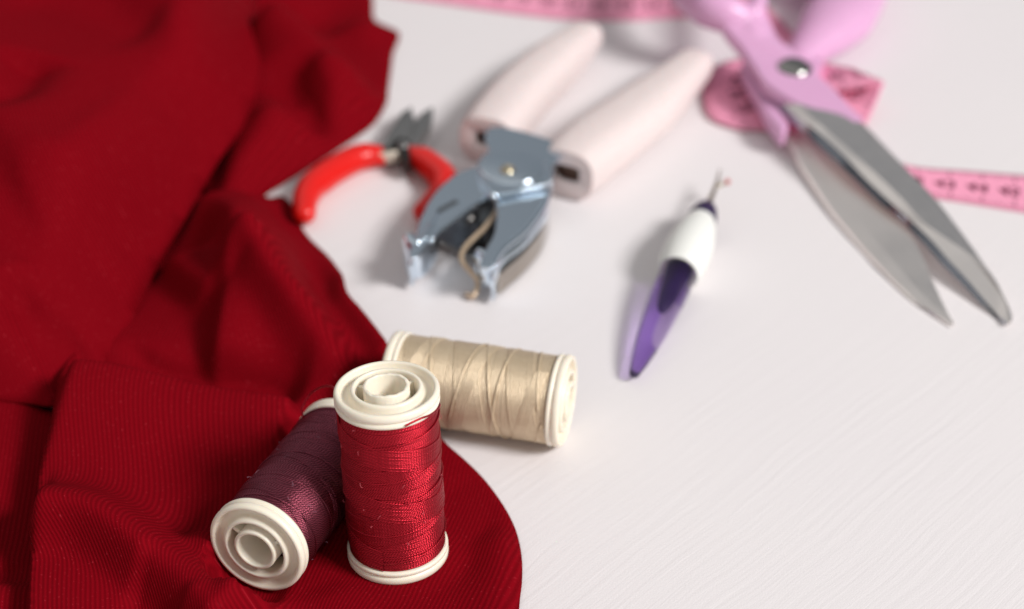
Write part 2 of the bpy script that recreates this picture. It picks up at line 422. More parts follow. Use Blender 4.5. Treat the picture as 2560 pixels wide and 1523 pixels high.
def z_back(XY, d):
    z = np.full(len(XY), 2.0)
    z += ridge(XY, [(-103.2,695.5,6), (-96.0,647.6,6), (-89.6,604.5,6), (-87.2,556.5,6), (-85.3,516.6,6)], 12, 20, 14, taper=0)
    z += ridge(XY, [(-94.2,629.6,4), (-78.4,613.7,4), (-63.0,595.1,4), (-45.6,581.4,4)], 12.0, 9, 15, taper=0.1)
    z += ridge(XY, [(-99.2,659.5,4), (-88.0,646.2,4), (-75.6,651.1,4), (-57.6,673.3,4)], -12.0, 9, 7, taper=0.15)
    z += ridge(XY, [(-80.8,598.4,4), (-73.0,575.7,4), (-65.5,554.2,4)], -10, 6, 8, taper=0.2)
    z += ridge(XY, [(-71.7,598.4,4), (-64.2,572.5,4), (-59.6,551.2,4)], 6, 8, 10, taper=0.2)
    z += ridge(XY, [(-92.3,593.4,4), (-82.0,574.1,4)], -7, 7, 8, taper=0.2)
    z += ridge(XY, [(-90.3,557.2,4), (-75.6,554.2,4), (-63.2,543.9,4)], 5.0, 8, 10, taper=0.2)
    z += ridge(XY, [(-75.2,665.4,4), (-56.1,651.1,4), (-45.4,647.3,4)], 6, 8, 12, taper=0.2)
    z += 0.9 * vnoise(XY, 60, 12)
    z = 0.9 + (z - 0.9) * sstep(-2, 14, d)
    return np.maximum(z, 0.7)
def z_flap(XY, d):
    x, y = XY[:, 0], XY[:, 1]
    z = 15 + 0.20 * np.clip(-70 - x, 0, None) + 0.10 * np.clip(y - 430, 0, None)
    z += ridge(XY, [(-176.7,500.3,20), (-157.8,492.5,20), (-140.4,477.4,20), (-126.9,479.8,20), (-115.6,480.8,20), (-108.1,470.1,20), (-106.6,442.4,20)], 12.0, 48, 15, taper=0)
    z += ridge(XY, [(-160.1,655.1,20), (-139.1,617.4,20), (-120.5,586.2,20), (-99.2,548.2,20)], 9.0, 40, 11, taper=0.1)
    z += ridge(XY, [(-171.4,500.3,20), (-157.8,509.6,20), (-156.6,533.4,20)], -7.0, 8, 9, taper=0.1)
    z += ridge(XY, [(-175.0,586.2,20), (-153.4,581.2,20), (-118.7,565.1,20)], -4.0, 16, 20, taper=0.2)
    z += ridge(XY, [(-147.7,460.8,14), (-137.5,465.5,14), (-124.1,460.8,14)], 3.5, 20, 14, taper=0.2)
    z += ridge(XY, [(-144.1,431.4,10), (-134.8,419.0,10), (-123.9,403.2,10)], -10.0, 9, 10, taper=0.1)
    z += ridge(XY, [(-121.8,396.7,12), (-119.2,412.2,12), (-115.0,437.0,12), (-112.4,463.9,12)], 9.0, 6, 18, taper=0.08)
    z += ridge(XY, [(-135.3,430.6,12), (-126.7,441.4,12), (-117.8,452.5,12)], -3.5, 10, 12, taper=0.15)
    z += ridge(XY, [(-106.8,528.1,12), (-110.8,493.2,12), (-114.1,459.3,12), (-115.8,428.5,12)], 3.0, 14, 10, taper=0.1)
    z += 1.0 * vnoise(XY, 75, 21) + 0.3 * vnoise(XY, 30, 22)
    edge = 5.5 + 8.5 * sstep(430, 600, y)
    k = sstep(-1, 26, d) ** 0.8
    return edge + (z - edge) * k
def rib_uv(V, ang, org=(-40, 340)):
    x, y, z = V[:, 0], V[:, 1], V[:, 2]
    if ang == 'front':
        g = np.interp(x, [-130, -95, -60, -35, -12, 5, 20], [-0.16, -0.12, 0.16, 0.34, 0.30, 0.12, 0.0])
        k = np.exp(-np.clip((y - 345) / 60, 0, None) ** 2)
        u = x - g * k * (y - 352) + 0.55 * z
    else:
        u = x * math.cos(ang) - y * math.sin(ang) + 0.35 * z
    return np.c_[u, y]
fab = fabric_material()
main_out = [(-97.7,547.1,3), (-83.6,523.9,3), (-77.8,523.4,3), (-74.7,520.1,3), (-72.3,513.6,3), (-70.0,506.2,3), (-65.6,496.4,3), (-58.1,482.5,3), (-53.1,468.6,3), (-51.7,463.5,3), (-49.2,450.4,3), (-44.5,440.6,3), (-37.9,427.3,3), (-27.4,406.0,3), (-18.8,390.0,3), (-13.0,381.9,3), (-7.3,373.2,3), (-2.4,363.0,3), (0.8,353.2,3), (2.3,342.9,3), (2.4,333.8,3), (1.8,326.4,3), (1.1,315.0,3), (-0.7,300.2,3), (-32.7,293.7,3), (-70.3,293.7,3), (-109.2,295.0,3), (-112.9,307.6,3), (-115.8,321.5,3), (-120.3,349.2,3), (-122.3,365.5,3), (-122.6,382.8,3), (-126.2,404.0,3), (-126.1,414.8,3), (-124.6,424.8,3), (-120.6,454.9,3), (-115.2,498.0,3), (-108.4,532.8,3)]
left_out = [(-195.2,414.8,3), (-167.6,407.9,3), (-143.6,404.4,3), (-136.5,403.5,3), (-126.8,401.2,3), (-121.8,399.3,3), (-119.0,382.8,3), (-117.1,365.5,3), (-114.2,346.1,3), (-108.6,319.3,3), (-103.4,298.9,3), (-156.5,292.4,3)]
back_out = [(-131.2,749.3,4), (-99.4,756.5,4), (-52.3,758.9,4), (-58.1,713.0,4), (-56.4,675.3,4), (-54.9,662.7,4), (-50.0,656.5,4), (-44.4,649.6,4), (-45.8,633.3,4), (-45.9,619.0,4), (-46.0,601.7,4), (-46.1,590.1,4), (-49.0,576.3,4), (-54.8,564.8,4), (-61.9,553.6,4), (-71.9,538.4,4), (-82.7,522.7,4), (-89.0,511.9,4), (-100.4,506.7,4), (-112.2,569.4,4)]
flap_out = [(-315.7,743.8,10), (-188.0,748.6,10), (-115.6,743.8,10), (-106.3,698.9,10), (-99.9,653.0,14), (-94.2,617.6,14), (-90.7,581.8,14), (-92.9,551.3,12), (-98.7,527.8,9), (-104.1,499.0,7), (-109.8,468.7,6), (-113.5,432.4,5), (-116.1,423.4,4), (-117.5,417.0,4), (-119.5,416.8,5), (-121.4,417.4,5), (-123.4,415.6,5), (-125.1,409.5,4), (-126.4,399.9,4), (-134.4,400.8,5), (-142.7,401.9,5), (-166.7,406.2,5), (-206.9,416.6,6)]
parts = []
uvs = []
for out_, zf, st, ang in ((main_out, z_main, 1.35, 'front'), (left_out, z_left, 1.9, -0.1), (back_out, z_back, 2.6, 0.5), (flap_out, z_flap, 2.4, -0.35)):
    V, F = sheet(out_, zf, st); parts.append((V, F)); uvs.append(rib_uv(V, ang))
V, F = join(*parts)
cloth = obj("red_fabric", V, F, fab, uv=np.vstack(uvs))
md = cloth.modifiers.new("thickness", 'SOLIDIFY'); md.thickness = 0.55 * U; md.offset = 0
cloth["label"] = "crumpled deep red ribbed fabric spread in folds over the left side of the table"
cloth["category"] = "fabric"

# ------------------------------------------------------------------ thread spools
def cream_plastic():
    m = mat("cream_plastic", (0.86, 0.79, 0.66), 0.36, spec=0.45)
    b = bsdf(m); b.inputs["Subsurface Weight"].default_value = 0.25; b.inputs["Subsurface Radius"].default_value = (0.9, 0.6, 0.35); b.inputs["Subsurface Scale"].default_value = 0.0012
    add_noise(m, 260, 4, amp_color=0.03, bump=0.12, dist=0.0001)
    return m
cream = cream_plastic()
def thread_material(name, dark, light, rough=0.34, spec=0.5, metal=0.85):
    m = mat(name, light, rough, spec=spec, metal=metal)
    b = bsdf(m)
    uv = N(m, "ShaderNodeUVMap", uv_map="UVMap"); sp = N(m, "ShaderNodeSeparateXYZ"); L(m, uv.outputs[0], sp.inputs[0])
    ph = math_node(m, 'ADD', math_node(m, 'MULTIPLY', sp.outputs[0], 2 * math.pi / 0.72), math_node(m, 'MULTIPLY', sp.outputs[1], 6 * math.pi))
    ply = math_node(m, 'SINE', ph)
    ns = N(m, "ShaderNodeTexNoise"); ns.inputs["Scale"].default_value = 1.1; ns.inputs["Detail"].default_value = 2; L(m, uv.outputs[0], ns.inputs["Vector"])
    p01 = math_node(m, 'MULTIPLY', math_node(m, 'ADD', ply, 1), 0.5)
    mx = N(m, "ShaderNodeMix", data_type='RGBA'); mx.inputs["A"].default_value = (*dark, 1); mx.inputs["B"].default_value = (*light, 1)
    L(m, math_node(m, 'MULTIPLY', p01, math_node(m, 'ADD', ns.outputs[0], 0.45)), mx.inputs["Factor"]); L(m, mx.outputs["Result"], b.inputs["Base Color"])
    bp = N(m, "ShaderNodeBump"); bp.inputs["Strength"].default_value = 0.42; bp.inputs["Distance"].default_value = 0.00005
    L(m, ply, bp.inputs["Height"]); L(m, bp.outputs[0], b.inputs["Normal"])
    return m
R_, H_ = 12.75, 50.0
def flange_profile():
    """outer face up at z = 0, going down to the winding; a raised lip, a trough, a ring and a deep well"""
    p = [(7.55, -7.5), (7.55, -0.3), (7.75, 0.25), (8.15, 0.35), (8.6, 0.15), (8.85, -0.4), (9.05, -1.7), (9.4, -2.1), (10.7, -2.15), (11.05, -1.8), (11.3, -0.45),
         (11.5, -0.02), (11.95, 0.06), (12.4, -0.1), (12.68, -0.55), (12.75, -1.1), (12.72, -1.7), (12.5, -2.05), (12.3, -2.15), (12.28, -2.35), (12.45, -2.5),
         (12.68, -2.75), (12.72, -3.2), (12.6, -3.6), (12.2, -3.8), (10.8, -3.85), (10.6, -7.5)]
    return p
def helix(z0, z1, turns, R, r, phase, seg=120, ns=8, jit=0.0, seed=0):
    n = max(8, int(abs(turns) * seg)); t = np.linspace(0, 1, n)
    th = phase + t * turns * 2 * np.pi
    g = np.random.default_rng(seed)
    wob = sum(np.sin(t * abs(turns) * f + g.uniform(0, 6)) for f in (1.3, 2.7, 4.1)) * jit
    P = np.c_[np.cos(th) * R, np.sin(th) * R, z0 + (z1 - z0) * t + wob]
    T = np.gradient(P, axis=0); T /= np.linalg.norm(T, axis=1)[:, None]
    A = np.c_[np.cos(th), np.sin(th), np.zeros(n)]; B = np.cross(T, A)
    a = np.pi + np.linspace(0, 2 * np.pi, ns, endpoint=False)
    V = (P[:, None, :] + r * (A[:, None, :] * np.cos(a)[:, None] + B[:, None, :] * np.sin(a)[:, None])).reshape(-1, 3)
    s = np.abs(th - phase) * R * (1 + 0.002 * np.sin(t * 31 + seed)) + seed * 1.37
    uv = np.c_[np.repeat(s, ns), np.tile(np.linspace(0, 1, ns, endpoint=False), n)]
    i = np.arange(n - 1)[:, None] * ns; j = np.arange(ns)[None, :]; j2 = (j + 1) % ns
    F = np.stack([i + j, i + j2, i + ns + j2, i + ns + j], axis=-1).reshape(-1, 4)
    return V, F, uv
def winding(name, seed, m, parent, R, org, spec, core_r=11.15):
    """one even layer of thread, then bands of it wound across at a steeper angle"""
    Vs, Fs, UVs, n = [], [], [], 0
    def put(V, F, uv):
        nonlocal n
        Vs.append(V); Fs.append(np.asarray(F) + n); UVs.append(uv); n += len(V)
    g = np.random.default_rng(seed)
    k = 0
    for (z0, z1, turns, rad, r, phase, strands, gap, jit) in spec:
        for q in range(strands):
            put(*helix(z0 + q * gap, z1 + q * gap, turns, rad + g.uniform(-0.05, 0.05), r, phase, jit=jit, seed=seed * 100 + k))
        k += 1
    cv, cf = lathe([(core_r, 3.6), (core_r, 46.4)], 64)
    cf = [f for f in cf if len(f) == 4]
    put(cv, cf, np.c_[cv[:, 2] * 3, cv[:, 2] * 0])
    V = np.vstack(Vs); F = np.vstack(Fs)
    return obj(name, V @ R.T + org, F, m, parent, uv=np.vstack(UVs))
def spool(label, axis, base, tm, spec, seed, fm, roll=0.0):
    axis = np.asarray(axis, float) / np.linalg.norm(axis); R = rot_to(axis, roll); org = np.asarray(base, float)
    ctr = org + axis * 25
    t = thing("thread_spool", label, "spool of thread", tuple(org if axis[2] > 0.7 else (ctr[0], ctr[1], 0)), "thread spools")
    fp = flange_profile()
    for top in (True, False):
        prof = [(r, (H_ + z) if top else -z) for r, z in fp]
        V, F = lathe(prof, 128, closed=True); obj("flange", V @ R.T + org, F, cream, t, sharp=60)
    tub = [(4.55, -0.3), (4.55, 50.6), (4.7, 50.85), (5.0, 50.92), (5.4, 50.85), (5.6, 50.6), (5.62, -0.3), (5.4, -0.55), (5.0, -0.62), (4.7, -0.55)]
    V, F = lathe(tub, 96, closed=True)
    g = np.random.default_rng(seed); ang = np.arctan2(V[:, 1], V[:, 0])
    V[:, 2] += np.where(V[:, 2] > 49, 0.10 * np.sin(ang * 3 + 1) + 0.06 * np.sin(ang * 11 + 2) + g.normal(0, 0.03, len(V)), 0)
    webs = []
    for k in range(3):
        a = roll * 0 + k * 2 * np.pi / 3 + 0.25
        for z0, z1 in ((42, 48.9), (1.1, 8)):
            c, s = math.cos(a), math.sin(a)
            q = [(5.3, -0.45), (7.7, -0.45), (7.7, 0.45), (5.3, 0.45)]
            b = [(c * x - s * y, s * x + c * y, z) for z in (z0, z1) for x, y in q]
            webs.append((b, [(0, 1, 2, 3), (7, 6, 5, 4), (0, 4, 5, 1), (1, 5, 6, 2), (2, 6, 7, 3), (3, 7, 4, 0)]))
    V, F = join((V, F), *webs); obj("core_tube", V @ R.T + org, F, cream, t, sharp=50)
    winding("thread_winding", seed, tm, t, R, org, spec)
    fib = []
    for k in range(26):
        a0 = g.uniform(0, 6.28); zz = g.uniform(5, 45); rr = 12.35; da = g.uniform(-0.09, 0.09); dz = g.uniform(-1.0, 1.0); lift = g.uniform(0.25, 0.9)
        pts = [(math.cos(a0 + da * q) * (rr + lift * math.sin(q * 2.6)), math.sin(a0 + da * q) * (rr + lift * math.sin(q * 2.6)), zz + dz * q + 0.3 * math.sin(q * 5 + k)) for q in np.linspace(0, 1, 7)]
        fib.append(tube(np.array(pts) @ R.T + org, 0.045, n=4))
    V, F = join(*fib); fo = obj("stray_fibres", V, F, fm, t); fo["kind"] = "stuff"
    return t, R, org
red_thread = thread_material("red_thread", (0.20, 0.0015, 0.007), (0.64, 0.026, 0.048))
plum_thread = thread_material("plum_thread", (0.030, 0.004, 0.010), (0.38, 0.085, 0.125), rough=0.34, metal=0.92)
beige_thread = thread_material("beige_thread", (0.56, 0.43, 0.27), (0.88, 0.74, 0.56), rough=0.36, metal=0.5)
z0, z1 = 4.05, 45.95
fuzz_red = mat("red_fibre", (0.70, 0.12, 0.15), 0.6); add_noise(fuzz_red, 900, 2, amp_color=0.2)
fuzz_plum = mat("plum_fibre", (0.36, 0.17, 0.23), 0.6); add_noise(fuzz_plum, 900, 2, amp_color=0.2)
fuzz_beige = mat("beige_fibre", (0.82, 0.72, 0.56), 0.6); add_noise(fuzz_beige, 900, 2, amp_color=0.1)
spec_red = [(z0 - .1, z1 + .1, 98, 11.85, 0.26, 0.0, 1, 0, 0.03),
            (z0, z1 - 7.5, 2.4, 12.03, 0.25, 0.6, 18, 0.43, 0.22),
            (z1 - 6.0, z0, 2.3, 12.12, 0.25, 2.2, 14, 0.43, 0.25),
            (z0 + 2, z1 - 1, 4.6, 12.22, 0.24, 4.0, 1, 0.62, 0.4)]
spool_red, RR, RO = spool("upright spool of bright red thread standing on the red fabric", RED_AXIS, RED_BASE, red_thread, spec_red, 3, fuzz_red, roll=0.4)
spec_plum = [(z0 - .1, z1 + .1, 98, 11.85, 0.26, 0.0, 1, 0, 0.03),
             (z0, z1 - 7, 2.0, 12.02, 0.25, 1.9, 16, 0.43, 0.22),
             (z1 - 2.0, z0, 2.6, 12.1, 0.25, 3.0, 5, 0.45, 0.4),
             (z0 + 1, z1 - 1, 4.1, 12.2, 0.24, 5.0, 1, 0.62, 0.5)]
spool_plum, PR, PO = spool("spool of dark plum thread lying on the red fabric beside the upright red one", PUR_AXIS, PUR_C - PUR_AXIS * 25, plum_thread, spec_plum, 5, fuzz_plum, roll=2.4)
spec_beige = [(z0 - .1, z1 + .1, 98, 11.85, 0.26, 0.0, 1, 0, 0.03),
              (z0, z1 - 7, 2.4, 12.02, 0.25, 0.6, 17, 0.43, 0.25),
              (z1 - 4.0, z0, 2.2, 12.1, 0.25, 1.0, 8, 0.43, 0.3),
              (z1 - 1.0, z0, 3.4, 12.22, 0.26, 2.2, 1, 0.60, 0.8),
              (z0 + 2, z1 - 1, 2.6, 12.22, 0.26, 4.4, 1, 0.62, 0.8)]
spool_beige, BR, BO = spool("spool of beige thread lying on the white table behind the red one", BEI_AXIS, BEI_C - BEI_AXIS * 25, beige_thread, spec_beige, 8, fuzz_beige, roll=0.9)

def strand(name, P, r, m, parent, n=90):
    C = catmull(P, n); V, F = tube(C, r, n=8)
    s = np.concatenate([[0], np.cumsum(np.linalg.norm(np.diff(C, axis=0), axis=1))])
    uv = np.c_[np.repeat(s, 8), np.tile(np.abs(np.linspace(-1, 1, 8, endpoint=False)), n)]
    return obj(name, V, F, m, parent, uv=uv)
def on_spool(R, org, pts):      # (angle in degrees, radius, height) on the spool
    return [R @ np.array([math.cos(math.radians(a)) * r, math.sin(math.radians(a)) * r, z]) + org for a, r, z in pts]
def near_angle(R, dx, dy):      # spool angle that looks towards a world direction
    v = R.T @ np.array([dx, dy, 0.0]); return math.degrees(math.atan2(v[1], v[0]))
aR = near_angle(RR, 1.0, -0.15); aF = near_angle(RR, 0.35, -1.0)
dA = ((aF - aR + 180) % 360) - 180
strand("thread_tail", on_spool(RR, RO, [(aR - 0.4 * dA, 12.3, 43.6), (aR, 12.7, 45.6), (aR + 0.4 * dA, 12.95, 46.9), (aR + 0.62 * dA, 12.98, 47.6), (aR + 0.8 * dA, 12.9, 47.5), (aR + 0.95 * dA, 13.0, 47.1)]), 0.26, red_thread, spool_red)
tail = [(-54.3,372.9,22), (-54.6,373.4,24), (-53.8,374.3,26), (-51.7,374.7,29), (-48.7,373.0,32), (-46.2,370.4,34), (-44.2,366.6,35)]
strand("thread_tail", tail, 0.30, red_thread, spool_red)
#@@REST

# ------------------------------------------------------------------ seam ripper
def pur_plastic():
    m = mat("clear_purple_plastic", (0.64, 0.46, 0.90), 0.05, spec=0.5)
    b = bsdf(m); b.inputs["Transmission Weight"].default_value = 1.0; b.inputs["IOR"].default_value = 1.14; b.inputs["Coat Weight"].default_value = 0.6; b.inputs["Coat Roughness"].default_value = 0.05
    add_noise(m, 120, 2, rough_amp=0.05)
    return m
purple = pur_plastic()
dark_purple = mat("dark_purple_plastic", (0.025, 0.012, 0.055), 0.4); add_noise(dark_purple, 300, 3, amp_color=0.15, rough_amp=0.1)
white_plastic = mat("white_soft_plastic", (0.80, 0.80, 0.76), 0.45, spec=0.4); add_noise(white_plastic, 500, 3, amp_color=0.02, bump=0.08, dist=0.0001)
rip_metal = mat("ripper_steel", (0.48, 0.42, 0.33), 0.35, metal=1.0); add_noise(rip_metal, 900, 3, rough_amp=0.12)
red_bead = mat("red_bead", (0.50, 0.06, 0.05), 0.35); add_noise(red_bead, 600, 2, amp_color=0.1)
tipP, colP = np.array([(34.8,418.0,2.8)][0]), np.array([(63.5,503.6,8.8)][0])
rax = colP - tipP; rlen = np.linalg.norm(rax); rax /= rlen
RM = (rot_to(rax), tipP)
rip = thing("seam_ripper", "seam ripper with clear purple handle and white grip lying on the white table", "seam ripper", ((tipP[0] + colP[0]) / 2, (tipP[1] + colP[1]) / 2, 0))
f = rlen
prof = [(0.0, 0.0), (0.7, 0.1), (1.25, 0.5), (1.6, 1.3), (2.7, 0.08 * f), (4.1, 0.21 * f), (5.1, 0.35 * f), (5.6, 0.46 * f), (5.8, 0.57 * f), (5.8, 0.60 * f), (4.8, 0.605 * f)]
C = catmull(np.c_[np.array(prof), np.zeros(len(prof))], 60)[:, :2]; C[:, 0] = np.clip(C[:, 0], 0, None)
V, F = lathe(C, 48, RM); obj("handle", V, F, purple, rip)
V, F = lathe([(0, 0.33 * f), (0.9, 0.335 * f), (1.5, 0.36 * f), (2.2, 0.42 * f), (3.2, 0.598 * f), (0, 0.60 * f)], 32, RM); obj("inner_stem", V, F, dark_purple, rip)
V, F = lathe([(0.0, -0.2), (0.5, -0.15), (0.9, 0.0), (1.2, 0.25), (0.9, 0.2), (0.5, 0.1), (0, 0.02)], 32, (RM[0], RM[1])); obj("end_cap", V, F, dark_purple, rip)
prof = [(4.8, 0.60 * f), (5.9, 0.570 * f), (6.6, 0.575 * f), (7.2, 0.605 * f), (7.6, 0.66 * f), (7.55, 0.72 * f), (7.0, 0.78 * f), (6.0, 0.84 * f), (4.9, 0.885 * f), (4.0, 0.905 * f), (0.0, 0.91 * f)]
C = catmull(np.c_[np.array(prof), np.zeros(len(prof))], 60)[:, :2]; C[:, 0] = np.clip(C[:, 0], 0, None)
V, F = lathe(C, 56, RM); obj("grip", V, F, white_plastic, rip)
prof = [(4.0, 0.885 * f), (4.75, 0.895 * f), (4.7, 0.925 * f), (4.0, 0.96 * f), (2.8, 0.99 * f), (1.4, 1.005 * f), (0, 1.01 * f)]
V, F = lathe(prof, 40, RM); obj("collar", V, F, dark_purple, rip, sharp=50)
sh = [(63.6,504.1,8.6), (65.7,510.9,8.6), (67.5,517.2,8.6), (68.9,523.2,8.6), (69.8,527.8,8.6)]
V, F = round_tube(catmull(sh, 24), np.linspace(1.05, 0.22, 24), 12); 
sh2 = [(67.2,516.2,8.6), (68.7,517.2,8.6), (70.2,518.2,8.6), (71.1,519.3,8.6)]
a_, b_ = round_tube(catmull(sh2, 14), np.linspace(0.75, 0.4, 14), 12)
V, F = join((V, F), (a_, b_)); obj("fork", V, F, rip_metal, rip)
V, F = lathe([(0, -1), (0.5, -0.866), (0.866, -0.5), (1, 0), (0.866, 0.5), (0.5, 0.866), (0, 1)], 24, (np.eye(3), np.array([(71.4,519.1,8.8)][0]))); obj("safety_ball", V, F, red_bead, rip)

# ------------------------------------------------------------------ wire cutters
red_grip = mat("red_dipped_vinyl", (0.70, 0.010, 0.007), 0.30, spec=0.45); add_noise(red_grip, 400, 3, amp_color=0.05, rough_amp=0.06)
black_steel = mat("blackened_steel", (0.018, 0.018, 0.017), 0.4, metal=0.4); add_noise(black_steel, 700, 3, rough_amp=0.12)
grey_steel = mat("grey_steel", (0.30, 0.295, 0.29), 0.42, metal=0.85); add_noise(grey_steel, 500, 4, amp_color=0.12, rough_amp=0.1)
tan_steel = mat("bare_tan_steel", (0.62, 0.55, 0.46), 0.45, metal=0.35); add_noise(tan_steel, 500, 4, amp_color=0.1)
jc = [(-38.8,558.9,0)][0]
pl = thing("wire_cutters", "small wire cutters with red dipped handles and grey jaws behind the hole punch", "pliers", (jc[0], jc[1], 0))
hl = catmull([(-45.7,544.6,4.4), (-49.7,544.6,4.4), (-53.0,543.3,4.4), (-56.8,539.5,4.4), (-61.4,533.4,4.4), (-64.6,528.1,4.4), (-67.1,522.9,4.4), (-68.2,517.4,4.4), (-68.4,512.0,4.4), (-67.8,505.8,4.4)], 60)
rr = np.interp(np.linspace(0, 1, 60), [0, 0.12, 0.55, 0.8, 1], [3.8, 4.8, 5.2, 4.5, 3.7])
V, F = round_tube(hl, rr, 20, rb=rr * 0.95); obj("handle", V, F, red_grip, pl)
hr = catmull([(-34.5,544.6,4.4), (-30.6,541.4,4.4), (-26.6,535.9,4.4), (-23.8,530.3,4.4), (-22.5,523.8,4.4), (-23.5,517.4,4.4), (-26.0,512.0,4.4), (-28.9,507.0,4.4)], 60)
V, F = round_tube(hr, rr, 20, rb=rr * 0.95); obj("handle", V, F, red_grip, pl)
V, F = tube(catmull([(-47.1,543.9,4.8), (-43.6,544.3,4.8), (-40.8,544.9,4.8), (-38.1,546.8,4.8)], 12), [2.2, 2.5, 2.7, 2.7, 2.7, 2.7, 2.7, 2.7, 2.7, 2.7, 2.7, 2.4], 2.3, 16, 5); obj("shank", V, F, tan_steel, pl, sharp=50)
V, F = tube(catmull([(-37.9,550.5,4.6), (-35.8,546.5,4.6), (-34.0,543.6,4.6), (-32.5,542.0,4.6)], 10), 2.3, 2.0, 16, 5); obj("shank", V, F, black_steel, pl, sharp=50)
V, F = prism([(-44.8,545.6,8), (-42.4,547.4,8), (-40.7,550.7,8), (-38.2,552.0,8), (-35.9,550.7,8), (-34.9,545.6,8), (-34.8,539.1,8), (-35.4,533.0,8), (-36.9,535.2,8), (-38.0,541.0,8), (-39.1,543.9,8), (-41.9,543.7,8), (-44.3,542.6,8)], zb=2.2); obj("joint", V, F, black_steel, pl, bevel=0.7)
V, F = lathe([(0, 1.0), (1.5, 0.9), (2.0, 0.4), (2.1, 0)], 32, (np.eye(3), np.array([(-37.4,545.6,8)][0]))); obj("rivet", V, F, grey_steel, pl)
V, F = prism([(-45.7,545.7,7.4), (-44.8,550.0,7.4), (-43.3,556.6,7.4), (-41.4,563.4,7.4), (-39.2,570.4,7.4), (-36.1,580.5,5.5), (-35.7,574.4,6), (-34.3,566.2,7.4), (-34.9,556.0,7.4), (-36.0,551.3,7.4), (-39.2,552.3,7.4), (-41.9,549.3,7.4), (-44.0,547.3,7.4)], zb=2.6); obj("jaw", V, F, grey_steel, pl, bevel=0.6)
V, F = prism([(-34.1,566.6,7), (-32.5,573.7,6), (-28.5,580.6,5.2), (-28.3,573.1,5.6), (-28.8,562.8,7), (-30.8,555.4,7), (-33.0,548.7,7), (-35.0,546.1,7), (-35.9,552.0,7), (-34.8,557.4,7)], zb=2.8); obj("jaw", V, F, grey_steel, pl, bevel=0.6)
V, F = tube(catmull([(-35.8,543.9,3.2), (-34.2,538.1,3.2), (-32.1,532.4,3.2), (-30.0,527.4,3.2)], 16), 0.5, n=8); obj("spring", V, F, grey_steel, pl)

# ------------------------------------------------------------------ hole punch
chrome = mat("chromed_steel", (0.79, 0.90, 1.0), 0.10, metal=1.0); add_noise(chrome, 160, 3, bump=0.05, dist=0.0003, rough_amp=0.05)
chrome_in = mat("dull_inner_steel", (0.42, 0.40, 0.385), 0.30, metal=1.0); add_noise(chrome_in, 300, 3, bump=0.1, dist=0.0003, rough_amp=0.1)
catcher_mat = mat("brown_tinted_steel", (0.40, 0.36, 0.32), 0.16, metal=1.0); add_noise(catcher_mat, 200, 3, amp_color=0.15, rough_amp=0.08)
sleeve_mat = mat("blush_rubber", (0.745, 0.64, 0.625), 0.85, spec=0.12)
bsdf(sleeve_mat).inputs["Subsurface Weight"].default_value = 0.15; bsdf(sleeve_mat).inputs["Subsurface Radius"].default_value = (1, .5, .4); bsdf(sleeve_mat).inputs["Subsurface Scale"].default_value = 0.002
add_noise(sleeve_mat, 420, 5, amp_color=0.05, bump=0.5, dist=0.0006)
wire_mat = mat("brassy_spring_wire", (0.66, 0.50, 0.35), 0.35, metal=0.6); add_noise(wire_mat, 600, 2, rough_amp=0.1)
brass = mat("pale_brass", (0.75, 0.66, 0.48), 0.16, metal=1.0); add_noise(brass, 400, 2, rough_amp=0.06)
slot_mat = mat("slot_shadow_steel", (0.10, 0.105, 0.11), 0.5, metal=0.8); add_noise(slot_mat, 400, 2, rough_amp=0.1)
ZT = 16.0
riv = [(-1.5,512.4,17)][0]
hp = thing("hole_punch", "chrome single hole punch with pale pink rubber grips lying on its side", "hole punch", (riv[0], riv[1], 0))
def inset_path(P, z):
    Q = np.asarray(P, float).copy(); Q[:, 2] = z; return Q
# left jaw: a channel - top plate, outer wall, bottom plate, capped by a rounded nose
j1 = [(-11.3,518.2,15.4), (-14.7,516.1,15.4), (-17.6,513.5,15.4), (-20.2,509.6,15.4), (-22.4,505.9,15.4), (-24.5,501.0,15.4), (-26.8,493.9,15.4), (-28.0,487.9,15.4), (-28.7,485.1,15.4), (-30.1,473.1,15.4), (-31.2,466.3,15.4), (-31.6,463.0,15.4), (-30.6,461.3,15.4), (-28.9,462.0,15.4), (-27.6,465.2,15.4), (-26.0,469.7,15.4), (-24.1,473.5,15.4), (-22.5,477.1,15.4), (-21.0,479.6,15.4), (-15.7,487.9,15.4), (-12.5,492.5,15.4), (-8.7,497.4,15.4), (-5.4,500.4,15.4), (-5.1,509.2,15.4), (-7.5,516.9,15.4)]
V, F = prism(j1, depth=1.5); jaw1 = obj("jaw_plate", V, F, chrome, hp, bevel=0.4, segs=3)
V, F = prism([(-13.5,537.7,3.2), (-20.4,532.3,3.2), (-26.6,520.2,3.2), (-29.9,505.5,3.2), (-31.7,490.6,3.2), (-32.9,482.4,3.2), (-30.7,476.7,3.2), (-27.2,480.5,3.2), (-22.2,489.8,3.2), (-17.9,485.9,3.2), (-12.5,480.5,3.2), (-8.8,482.8,3.2), (-6.9,493.7,3.2), (-5.3,510.0,3.2), (-5.6,521.4,3.2), (-5.3,530.6,3.2), (-9.5,538.6,3.2)], depth=1.4); obj("jaw_plate", V, F, chrome_in, hp, bevel=0.5)
wall = np.asarray([(-11.7,517.6,15), (-17.6,513.2,15), (-20.1,509.2,15), (-23.9,501.1,15), (-26.3,493.8,15), (-28.3,485.0,15), (-29.7,473.4,15), (-31.0,465.8,15)])
W2 = catmull(wall, 40); V = np.vstack([W2, np.c_[W2[:, :2], np.full(40, 2.4)]])
F = [(i, i + 1, 41 + i, 40 + i) for i in range(39)]; w_ = obj("side_wall", V, F, chrome, hp)
md = w_.modifiers.new("thickness", 'SOLIDIFY'); md.thickness = 1.1 * U; md.offset = 0
